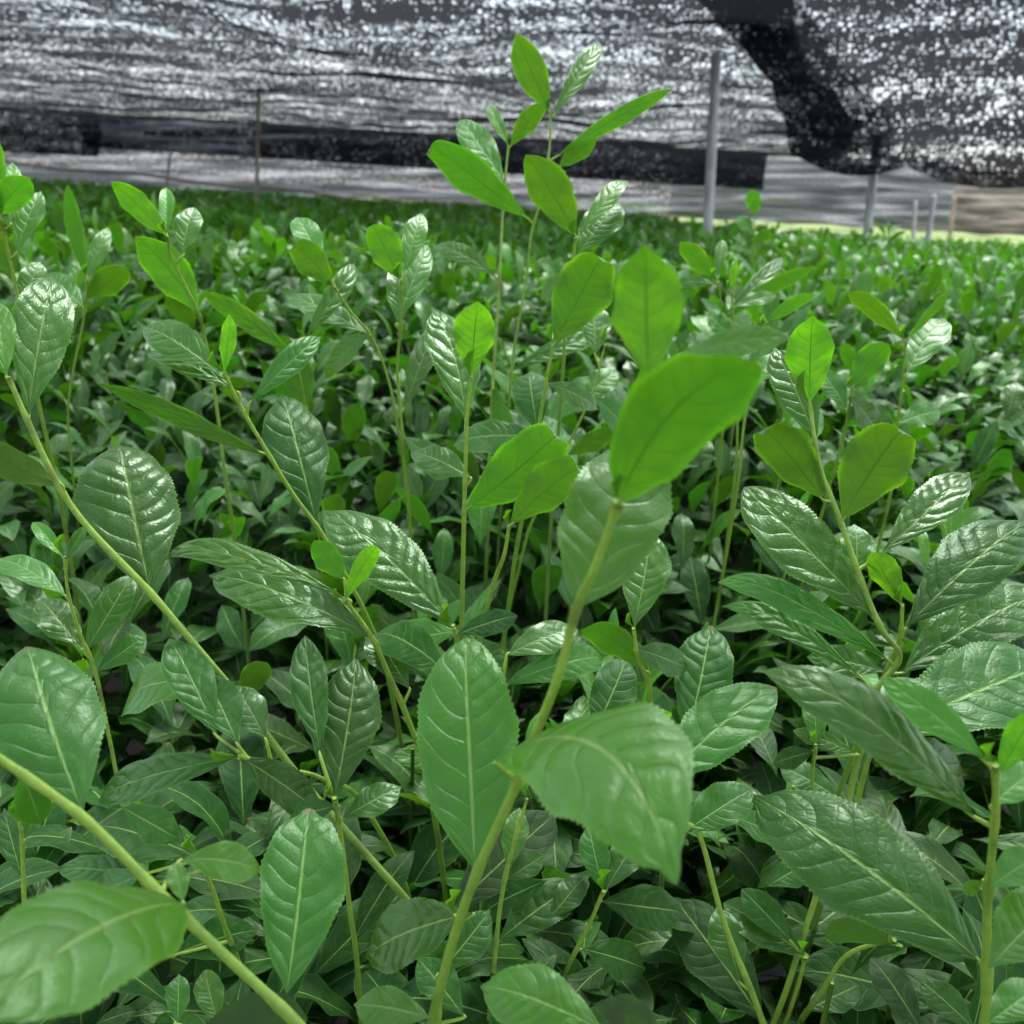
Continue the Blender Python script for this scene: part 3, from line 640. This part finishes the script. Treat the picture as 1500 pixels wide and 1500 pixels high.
# ------------------------------------------------------------------ uncountable foliage: ONE object
VV, FF, LC, LA = [], [], [], []
off = 0
def add(V, F, lc, la):
    global off
    VV.append(V); FF.append(F + off); LC.append(lc); LA.append(la); off += len(V)
def yfar(x, y): return y > np.interp(x / y, [.10, .17], [23.0, 12.2])
def scatter(n, y0, y1, zlo, zhi, L0, L1, ages, nS, nT, el=(5, 60), ypow=1.0, pad=.15, cull=True, ar=.34, margin=.004):
    y = (y0 ** (1 / ypow) + (y1 ** (1 / ypow) - y0 ** (1 / ypow)) * rng.random(n)) ** ypow
    x = rng.uniform(-1, 1, n) * (.52 * y + pad)
    z = canopy(x, y) + rng.uniform(zlo, zhi, n)
    base = np.stack([x, y, z], 1)
    az = rng.uniform(0, 6.283, n); e = np.radians(rng.uniform(*el, n))
    a = np.stack([np.cos(az) * np.cos(e), np.sin(az) * np.cos(e), np.sin(e)], 1)
    nn = ZUP - a * a[:, 2:3] + rng.normal(0, .22, (n, 3)); nn = nn - a * (nn * a).sum(1, keepdims=True); nn = nrm(nn)
    L = rng.uniform(L0, L1, n)
    kp = ~yfar(x, y); base, a, nn, L = base[kp], a[kp], nn[kp], L[kp]; n = len(L)
    if cull:
        keep = np.ones(n, bool)
        for f in (0, .35, .7, 1.0):
            p = base + a * (L * f)[:, None]
            px, py, d = proj(p)
            i = np.clip((px // cell).astype(int) + 10, 0, GW - 1); j = np.clip((py // cell).astype(int) + 10, 0, GW - 1)
            keep &= ~((d < front[i, j] + margin) & (front[i, j] < 50))
            keep &= (d > .42)
        base, a, nn, L = base[keep], a[keep], nn[keep], L[keep]; n = len(L)
    age = rng.uniform(*ages, n)
    V, F, lc, la = leaf_batch(base, a, nn, L, L * rng.uniform(ar - .07, ar + .06, n), age, rng.random(n), nS, nT, bend=rng.uniform(.0, .12, n), hook=rng.uniform(0, .15, n),
                              fold=rng.uniform(0, .3, n), wave=rng.uniform(.03, .15, n), q=np.full(n, .78), twist=rng.uniform(-.5, .5, n))
    add(V, F, lc, la)
def low_proto(i, nS, nT):
    H = rng.uniform(.18, .26); lean = rng.uniform(-.3, .3, 2); nl = int(rng.integers(6, 9)); az = rng.uniform(0, 6.28)
    f = 1 - np.arange(nl) * .09
    base = np.stack([lean[0] * H * f ** 1.6, lean[1] * H * f ** 1.6, f * H], 1)
    az = az + np.arange(nl) * 2.399 + rng.uniform(-.4, .4, nl)
    el = np.radians(rng.uniform(35, 72, nl) - np.arange(nl) * 2.5); el[0] = R(80)
    a = np.stack([np.cos(az) * np.cos(el), np.sin(az) * np.cos(el), np.sin(el)], 1)
    nn = ZUP - a * a[:, 2:3] + rng.normal(0, .12, (nl, 3)); nn = nrm(nn - a * (nn * a).sum(1, keepdims=True))
    L = rng.uniform(.070, .105, nl); L[:2] *= (.5, .75)
    age = np.clip(.08 + np.arange(nl) * .14 + rng.uniform(-.08, .08, nl), 0, 1)
    return leaf_batch(base, a, nn, L, L * rng.uniform(.28, .38, nl), age, rng.random(nl), nS, nT, bend=rng.uniform(.02, .13, nl), hook=rng.uniform(0, .15, nl),
                      fold=rng.uniform(0, .3, nl), wave=rng.uniform(.03, .15, nl), q=np.full(nl, .76), twist=rng.uniform(-.5, .5, nl)), H
def shoot_mass(n, y0, y1, nS, nT, hi, ypow, cull=True, jit=.035, scl=1.0):
    pr_ = [low_proto(i, nS, nT) for i in range(22)]
    y = (y0 ** (1 / ypow) + (y1 ** (1 / ypow) - y0 ** (1 / ypow)) * rng.random(n)) ** ypow
    x = rng.uniform(-1, 1, n) * (.53 * y + .2)
    z = canopy(x, y) + hi + rng.normal(0, jit, n) + np.where(rng.random(n) < .08, .05, 0)
    for k in range(n):
        if yfar(x[k], y[k]): continue
        (V, F, lc, la), H = pr_[k % 22]
        sc = rng.uniform(.85, 1.15) * scl; r_ = rng.uniform(0, 6.28); c_, s_ = math.cos(r_), math.sin(r_)
        V2 = V * sc; V2[:, 2] -= H * sc
        ty_ = rng.normal(0, .22); V2 = np.stack([V2[:, 0] + V2[:, 2] * ty_, V2[:, 1] + V2[:, 2] * rng.normal(0, .2), V2[:, 2]], 1)
        V2 = np.stack([V2[:, 0] * c_ - V2[:, 1] * s_ + x[k], V2[:, 0] * s_ + V2[:, 1] * c_ + y[k], V2[:, 2] + z[k]], 1)
        if cull and y[k] < 3.2 and hides(V2[::7], .006) > .06: continue
        l2 = la.copy(); l2[:, 1] = (l2[:, 1] + rng.random()) % 1
        add(V2, F, lc, l2)
# lower, older leaves under the near shoots; high age values also paint in shade
scatter(1500, .30, .95, -.32, -.11, .06, .10, (.85, 1.15), 22, 9, el=(-15, 60), ypow=.8)
scatter(4600, .85, 2.9, -.24, -.045, .06, .095, (.6, 1.1), 20, 9, el=(-15, 60), ypow=.75)
scatter(900, .5, 1.3, -.25, -.10, .06, .095, (.8, 1.2), 26, 9, el=(-20, 50), ypow=.8)
scatter(2600, 1.0, 3.0, -.10, -.02, .055, .085, (.25, .8), 20, 9, el=(5, 65), ypow=.8)
scatter(5000, .30, 3.2, -.50, -.22, .07, .10, (.8, 1.5), 8, 5, el=(-30, 40), ypow=.7, cull=False)
# the blurred middle and far field
shoot_mass(820, .95, 2.4, 16, 7, -.012, .9, jit=.045)
shoot_mass(1700, 2.1, 6.0, 10, 5, .0, .8)
shoot_mass(2600, 5.8, 12.0, 6, 3, .01, .7, cull=False)
shoot_mass(2600, 11.5, 22.0, 4, 3, .0, .6, cull=False, jit=.04, scl=1.25)
scatter(6000, 2.3, 6.0, -.09, .025, .06, .105, (.0, .55), 9, 5, el=(15, 85), ypow=.7, cull=False)
scatter(9000, 2.5, 6.0, -.16, -.04, .06, .09, (.5, 1.0), 7, 5, el=(5, 60), ypow=.7, cull=False)
scatter(14000, 5.8, 12.0, -.08, .035, .07, .11, (.1, .6), 5, 3, el=(10, 80), ypow=.6, cull=False, ar=.40)
scatter(22000, 11.5, 22.5, -.07, .03, .09, .13, (.1, .6), 4, 3, el=(5, 70), ypow=.6, cull=False, ar=.42)
me = mesh_from('tea_foliage', np.vstack(VV), np.vstack(FF), np.vstack(LC), np.vstack(LA), LEAF)
fo = link('tea_foliage', me)
tag(fo, 'dense mass of green tea leaves filling the field behind and beneath the front shoots', 'tea foliage', kind='stuff')
print('foliage verts', off)

# brown and green woody canes under the leaves
CV, CF, CA = [], [], []; o_ = 0
for k in range(260):
    y = .35 + 2.4 * rng.random() ** .9; x = rng.uniform(-1, 1) * (.52 * y + .1)
    t0 = np.array([x, y, .05]); tp = np.array([x + rng.normal(0, .06), y + rng.normal(0, .05), float(canopy(x, y)) - rng.uniform(.06, .2)])
    md_ = (t0 + tp) / 2 + rng.normal(0, .02, 3)
    pth = smooth_path([tp, md_, t0], 5)
    if hides(pth) > 0.15: continue
    V, F, la = tube(pth, np.linspace(.0015, .0045, len(pth)), 6, (rng.uniform(.3, .9), 1.3))
    CV.append(V); CF += [tuple(i + o_ for i in f) for f in F]; CA.append(la); o_ += len(V)
tag(link('tea_canes', mesh_from('tea_canes', np.vstack(CV), CF, None, np.vstack(CA), STEM)), 'thicket of thin brown and green canes under the tea leaves', 'tea canes', kind='stuff')

# ------------------------------------------------------------------ ground
def grid(name, x0, x1, y0, y1, nx, ny, zf, mat, uvf=None, kind='structure'):
    X, Y = np.meshgrid(np.linspace(x0, x1, nx), np.linspace(y0, y1, ny))
    Z = zf(X, Y)
    V = np.stack([X, Y, Z], -1).reshape(-1, 3)
    i = (np.arange(ny - 1)[:, None] * nx + np.arange(nx - 1)[None, :]).reshape(-1)
    F = np.stack([i, i + 1, i + nx + 1, i + nx], 1)
    uv = np.stack([X, Y], -1).reshape(-1, 2) if uvf is None else uvf(X, Y).reshape(-1, 2)
    return mesh_from(name, V, F, mat=mat, uv=uv)
soil = simple_mat('soil', (0.035, 0.026, 0.018), .95, .5, 14.0, bump=.02)
tag(link('ground', grid('ground', -300, 300, -60, 600, 30, 40, lambda X, Y: 0 * X, soil)), kind='structure')
# dark inside of the bushes, a bumpy surface below the far leaves
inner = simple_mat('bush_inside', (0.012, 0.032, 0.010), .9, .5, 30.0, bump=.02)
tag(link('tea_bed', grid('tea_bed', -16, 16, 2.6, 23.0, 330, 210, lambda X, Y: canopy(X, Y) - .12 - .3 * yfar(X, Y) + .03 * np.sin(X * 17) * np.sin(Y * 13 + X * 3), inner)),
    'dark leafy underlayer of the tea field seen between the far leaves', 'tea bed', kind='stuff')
# sunlit meadow beyond
grassm = simple_mat('meadow_grass', (0.24, 0.30, 0.07), .9, .3, 1.6, col2=(0.06, 0.13, 0.02), stretch=(1, .5, 1))
tag(link('meadow', grid('meadow', 1.6, 120, 12.4, 300, 200, 200, lambda X, Y: .74 + .02 * np.sin(X * 2) * np.sin(Y * 1.3) - .0 * Y, grassm)), kind='structure')

# ------------------------------------------------------------------ shade nets
HC = CAM[2]
netA = net_material('net_roof_weave', 40.0, 13.0, .20, .56, dens=.05, thin=.016, warp=.18, rand=.6, dark=(.006,.0065,.007), rows=.10)
def roof_gaps(me_):  # open slots added overhead, out of view, to let in light and band reflections
    bm = bmesh.new(); bm.from_mesh(me_); dl = []
    for f in bm.faces:
        c_ = f.calc_center_median()
        if c_.y < 3.9 and (c_.y / 1.0) % 1 < .62: dl.append(f)
    bmesh.ops.delete(bm, geom=dl, context='FACES'); bm.to_mesh(me_); bm.free(); return me_
def roof_x(me_):  # roof narrowed at both sides, beyond view, so more light reaches the field
    n_ = len(me_.vertices); co_ = np.zeros(n_ * 3, np.float32); me_.vertices.foreach_get('co', co_); co_ = co_.reshape(-1, 3)
    X, Y = co_[:, 0].copy(), co_[:, 1]
    f_ = (X + 20) / 27.0
    X2 = -(.54 * np.abs(Y) + 1.2) + f_ * ((.54 * np.abs(Y) + 1.2) + np.maximum(Y * (.13 + .13 * np.clip((Y - 5) / 7, 0, 1)) + .45, 2.9 - .45 * Y))
    co_[:, 0] = X2; co_[:, 2] = roof_z(X2, Y)
    me_.vertices.foreach_set('co', co_.ravel())
    li = np.zeros(len(me_.loops), np.int32); me_.loops.foreach_get('vertex_index', li)
    me_.uv_layers['UVMap'].data.foreach_set('uv', co_[:, :2][li].ravel()); me_.update()
    return me_
def roof_z(X, Y):
    z = HC + 1.0 - .006 * (Y - 6)
    z = z + .022 * np.sin(Y * 2.6 + 1.6 * np.sin(X * .9)) * (1 + .6 * np.sin(X * 1.3 + Y)) + .03 * np.sin(X * 1.7 + Y * .9)
    z = z + .014 * np.sin(Y * 6.1 + 2.4 * np.sin(X * 1.6 + Y * .4)) + .008 * np.sin(Y * 11 + 3 * np.sin(X * 2.1)) + .010 * np.sin(X * 6 + 2 * np.sin(Y))
    z = z - .10 * np.exp(-((X + 2.0 - .35 * (Y - 5)) / .8) ** 2)
    return z
tag(link('shade_net', roof_gaps(roof_x(grid('shade_net', -20, 7.0, -3.0, 20.0, 220, 520, roof_z, netA)))), 'black woven shade net stretched overhead as a sagging roof with light sparkling through', 'shade net')

def hang(name, p0, p1, zt, zb, nx, nz, mat, label, cat, fold=(.05, 3.0), swag=0.0, swn=1.0, wav=0.02, group=None, scal=0.0, edge=None, par=False):
    """hanging cloth from p0 to p1 (x, y), top zt and bottom zb (pairs: at p0, at p1)"""
    u = np.linspace(0, 1, nx)[None, :]; v = np.linspace(0, 1, nz)[:, None]
    Ln = math.hypot(p1[0] - p0[0], p1[1] - p0[1])
    dx, dy = (p1[0] - p0[0]) / Ln, (p1[1] - p0[1]) / Ln
    top = zt[0] + (zt[1] - zt[0]) * u; bot = zb[0] + (zb[1] - zb[0]) * u + scal * np.abs(np.sin(u * Ln * 1.9 + .4)) 
    Z = top + (bot - top) * v
    Z = Z - swag * 4 * v * ((u * swn) % 1) * (1 - (u * swn) % 1)
    off_ = fold[0] * (.3 + v) * np.sin(u * Ln * fold[1] + 1.5 * np.sin(v * 4 + u * 3)) + wav * np.sin(v * 19 + 2.2 * np.sin(u * Ln * 1.3)) + wav * np.sin(v * 41 + u * Ln * 2.0)
    X = p0[0] + dx * Ln * u + 0 * v - dy * off_; Y = p0[1] + dy * Ln * u + 0 * v + dx * off_
    if edge: X = X + np.interp(v, edge[0], edge[1]) * (1.0 if par else (1 - u))
    V = np.stack(np.broadcast_arrays(X, Y, Z), -1).reshape(-1, 3)
    uv = np.stack(np.broadcast_arrays(u * Ln + (np.interp(v, edge[0], edge[1]) * (1 - u) if edge else 0 * v), (top - Z) + swag * 2.2 * v * np.sin(u * Ln * 1.1)), -1).reshape(-1, 2)
    i = (np.arange(nz - 1)[:, None] * nx + np.arange(nx - 1)[None, :]).reshape(-1)
    F = np.stack([i, i + 1, i + nx + 1, i + nx], 1)
    return tag(link(name, mesh_from(name, V, F, mat=mat, uv=uv)), label, cat, group)
netB = net_material('net_drape_weave', 38.0, 32.0, .16, .52, warp=.16, dens=.04, thin=.014, rand=.65, dark=(.007,.0075,.008), rows=.10)
netF = net_material('net_bunched', 26.0, 26.0, .1, .5, warp=.3, dens=-.16, thin=.01)
cloth_dark = net_material('net_doubled', 20.0, 20.0, .06, .34, warp=.2, thin=.0, dark=(.010, .011, .014))
def curtain_mat(name, c1, c2, thin):
    m, nt = new_mat(name); n = N(nt)
    uv = n('ShaderNodeUVMap', uv_map='UVMap')
    mp = n('ShaderNodeMapping', {0: uv.outputs[0], 'Scale': (.6, 9.0, 1)})
    w = n('ShaderNodeTexNoise', {'Vector': mp.outputs[0], 'Scale': 1.0, 'Detail': 6.0, 'Distortion': .8})
    w2 = n('ShaderNodeTexNoise', {'Vector': uv.outputs[0], 'Scale': 22.0, 'Detail': 3.0})
    c = n.mix(n.ramp(w.outputs[0], .32, .66), c1, c2)
    di = n('ShaderNodeBsdfDiffuse', {'Color': c}); tl = n('ShaderNodeBsdfTranslucent', {'Color': c})
    a = n('ShaderNodeMixShader', {0: .6, 1: di.outputs[0], 2: tl.outputs[0]})
    tr = n('ShaderNodeBsdfTransparent')
    f = n.m('MULTIPLY', n.ramp(w2.outputs[0], .45, .7), n.ramp(w.outputs[0], .35, .6, thin * .2, thin))
    mx = n('ShaderNodeMixShader', {0: f, 1: a.outputs[0], 2: tr.outputs[0]})
    n('ShaderNodeOutputMaterial', {0: mx.outputs[0]})
    return m
curt = curtain_mat('net_curtain_weave', (.07, .075, .085), (.24, .25, .27), .55)
curtb = curtain_mat('net_curtain_tan', (.08, .07, .065), (.20, .17, .15), .25)
# dark doubled band closing the far end of the roof
hang('net_band', P(120, 208, 19.9)[:2], P(1120, 262, 19.9)[:2], (HC + 1.05, HC + 1.02), (HC + .42, HC + .33), 160, 14, cloth_dark,
     'black doubled net band hanging along the far end of the roof net', 'net band', fold=(.05, 1.6), wav=.02)
hang('net_curtain', (-20, 20.6), (8.4, 21.4), (HC + .95, HC + 1.05), (HC - .60, HC - .20), 280, 30, curt,
     'grey wavy net curtain below the black band, across the far end of the field', 'net curtain', fold=(.10, 1.2), wav=.05, scal=.0)
hang('net_curtain', (3.6, 27.5), (26, 27.5), (HC + 1.2, HC + 1.2), (HC - .38, HC - .38), 200, 24, curtb,
     'brownish sunlit net curtain above the bright yellow meadow, far right', 'net curtain', fold=(.12, 1.0), wav=.06, scal=.05)
hang('net_curtain', (-22, 18.9), P(150, 240, 19.4)[:2], (HC + 1.05, HC + 1.05), (HC + .22, HC + .24), 200, 60, netA,
     'bright sparkling end of the roof net hanging left of the black band', 'net curtain', fold=(.15, 1.2), wav=.04)
# nearer drape on the right, hanging in swags
hang('net_drape', P(1135, 300, 6.6)[:2], P(1720, 300, 6.9)[:2], (HC + 1.75, HC + 1.95), (HC + .34, HC + .26), 240, 120, netB,
     'black net drape hanging lower in curved swags on the right', 'net drape', fold=(.12, 3.2), swag=.10, swn=3, wav=.02, edge=((0, .29, .7, 1), (-1.05, -.75, -.1, 0)))
def rollm(name, a_, b_, ra, rb, mat, label, cat):
    n = 40
    t = np.linspace(0, 1, n)[:, None]
    pth = a_ * (1 - t) + b_ * t + np.hstack([.03 * np.sin(t * 9), .03 * np.cos(t * 7), -.06 * np.sin(t * math.pi) + .008 * np.sin(t * 23)])
    V, F, la = tube(pth, np.linspace(ra, rb, n) * (1 + .10 * np.sin(np.linspace(0, 40, n))), 18, (0, 0))
    ln_ = float(np.linalg.norm(b_ - a_)); i_ = np.arange(len(V))
    uv = np.stack([np.abs((i_ % 18) / 9.0 - 1) * ra * 3, i_ // 18 / 40 * ln_], 1)
    return tag(link(name, mesh_from(name, V, F, mat=mat, uv=uv)), label, cat)
bunch = net_material('net_bunch_weave', 26.0, 26.0, .3, .9, warp=.3, dens=.16, thin=.2, dark=(.006, .0065, .007))
hang('net_fold', P(1175, 300, 6.2)[:2], P(1300, 300, 6.2)[:2], (HC + 1.75, HC + 1.75), (HC + .40, HC + .30), 90, 120, bunch,
     'broad dark fold of doubled net running diagonally down above the two nearest posts', 'net fold', fold=(.05, 9.0), wav=.03, edge=((0, .25, .6, .8, 1), (-1.15, -.92, -.45, -.12, 0)), par=True)

# ------------------------------------------------------------------ posts and rails
steel = simple_mat('galvanised_steel', (.36, .365, .36), .45, .25, 30.0, metal=.1, bump=.0008, col2=(.22, .225, .225), stretch=(1, 1, .15))
wood = simple_mat('weathered_bamboo', (.36, .29, .22), .8, .4, 20.0, bump=.002)
def post(pt, pb, d, r, label, mat=steel, capw=1.0, group='grey posts holding the shade net'):
    a_ = P(*pt, d); b_ = P(*pb, d); dirn = nrm(b_ - a_); b_ = b_ + dirn * ((b_[2] - .02) / -dirn[2])
    root = empty('net_post', b_); tag(root, label, 'post', group)
    t = np.linspace(0, 1, 24)[:, None]; pth = a_ * (1 - t) + b_ * t
    V, F, la = tube(pth, np.full(24, r), 20)
    link('pole', mesh_from('pole', V - b_, F, mat=mat), root)
    t = np.linspace(0, 1, 9)
    V, F, la = tube(a_ + dirn * (-.02 + .075 * t[:, None]), r * np.array([.25, .75, .98, 1.10, 1.14, 1.14, 1.14, 1.12, 1.02]), 20)
    link('cap', mesh_from('cap', V - b_, F, mat=mat), root)
    # clamp ring part way down
    c0 = a_ + dirn * .42
    t = np.linspace(0, 1, 7)
    V, F, la = tube(c0 + dirn * (.06 * t[:, None]), r * np.array([1.02, 1.22, 1.25, 1.18, 1.25, 1.22, 1.02]), 20)
    link('clamp', mesh_from('clamp', V - b_, F, mat=mat), root)
    return root
post((1049, 82), (1035, 372), 6.2, .030, 'tallest grey steel post, standing nearest, right of centre')
post((1285, 198), (1266, 385), 7.2, .030, 'second grey steel post, where the drooping net fold meets its top')
post((1368, 288), (1356, 372), 9.0, .024, 'third grey post, short and thin against the tan curtain')
post((1341, 296), (1338, 345), 15.0, .028, 'faint short far post just left of the third grey post')
post((1398, 290), (1391, 350), 15.0, .030, 'faint tan far post right of the third grey post', wood)
post((379, 128), (376, 272), 12.0, .020, 'slim brownish bamboo pole on the left under the net', wood, group='wooden poles under the net')
post((251, 210), (243, 280), 16.0, .020, 'short dim wooden pole near the left end of the black band', wood, group='wooden poles under the net')
def rail(name, pa, da, pb, dbb, r, mat, label):
    a_ = P(*pa, da); b_ = P(*pb, dbb); t = np.linspace(0, 1, 40)[:, None]
    pth = a_ * (1 - t) + b_ * t; pth[:, 2] -= .05 * np.sin(np.linspace(0, math.pi * 3, 40)) ** 2
    V, F, la = tube(pth, np.full(40, r) * (1 + .06 * np.sin(np.arange(40) * 2.1)), 10)
    return tag(link(name, mesh_from(name, V, F, mat=mat)), label, 'rail')
rail('bamboo_rail', (-40, 230), 17.5, (640, 300), 19.0, .028, wood, 'long brown bamboo rail crossing the far left under the net')
rail('bamboo_rail', (520, 285), 18.8, (1010, 318), 19.5, .020, wood, 'thinner brown rail low at the far edge of the field, centre')
tag(link('marker_flag', mesh_from('marker_flag', *(lambda c: (np.array([c + np.array([x, y, z]) for x in (-.11, .11) for y in (-.01, .01) for z in (-.13, .13)]),
     [(0, 1, 3, 2), (4, 6, 7, 5), (0, 4, 5, 1), (2, 3, 7, 6), (0, 2, 6, 4), (1, 5, 7, 3)]))(P(1187, 345, 21.5)), mat=simple_mat('orange_cloth', (.75, .22, .08), .8, .2, 5.0), smooth=False)),
    'small orange marker at the edge of the bright meadow', 'marker')

# ------------------------------------------------------------------ light
W = bpy.data.worlds.new('World'); S.world = W; W.use_nodes = True
nt = W.node_tree; nt.nodes.clear(); n = N(nt)
SUN_EL, SUN_AZ = R(64), R(20)          # azimuth from +Y towards +X
sky = n('ShaderNodeTexSky'); sky.sky_type = 'NISHITA'; sky.sun_disc = False; sky.sun_elevation = SUN_EL; sky.sun_rotation = SUN_AZ
sky.air_density = 1.0; sky.dust_density = 1.6; sky.ozone_density = 1.0
hs = n('ShaderNodeHueSaturation', {'Color': sky.outputs[0], 'Saturation': .38, 'Value': 1.0})
bg = n('ShaderNodeBackground', {'Color': hs.outputs[0], 'Strength': .15})
n('ShaderNodeOutputWorld', {0: bg.outputs[0]})
sl = bpy.data.lights.new('sun', 'SUN'); sl.energy = 1.5; sl.angle = R(20); sl.color = (1, .97, .92)
so = bpy.data.objects.new('sun', sl); COL.objects.link(so)
sd_ = Vector((math.sin(SUN_AZ) * math.cos(SUN_EL), math.cos(SUN_AZ) * math.cos(SUN_EL), math.sin(SUN_EL)))
so.rotation_euler = sd_.to_track_quat('Z', 'Y').to_euler(); so.location = (0, 0, 20)

# ------------------------------------------------------------------ camera
cd = bpy.data.cameras.new('camera'); co = bpy.data.objects.new('camera', cd); COL.objects.link(co); S.camera = co
cd.sensor_width = 26.0; cd.sensor_height = 26.0; cd.lens = 26.0 * FPX / 1500; cd.clip_start = .02; cd.clip_end = 2000
Mc = Matrix(((rt[0], up[0], -fw[0], CAM[0]), (rt[1], up[1], -fw[1], CAM[1]), (rt[2], up[2], -fw[2], CAM[2]), (0, 0, 0, 1)))
co.matrix_world = Mc
cd.dof.use_dof = True; cd.dof.focus_distance = .56; cd.dof.aperture_fstop = 26.0 / 2.7; cd.dof.aperture_blades = 0

S.view_settings.view_transform = 'Standard'; S.view_settings.look = 'None'; S.view_settings.gamma = 1
S.view_settings.exposure = 1.78
S.render.engine = 'CYCLES'
c = S.cycles
c.max_bounces = 8; c.diffuse_bounces = 2; c.glossy_bounces = 3; c.transmission_bounces = 4; c.transparent_max_bounces = 12
c.use_denoising = True; c.sample_clamp_indirect = 4.0; c.use_adaptive_sampling = True; c.adaptive_threshold = .015
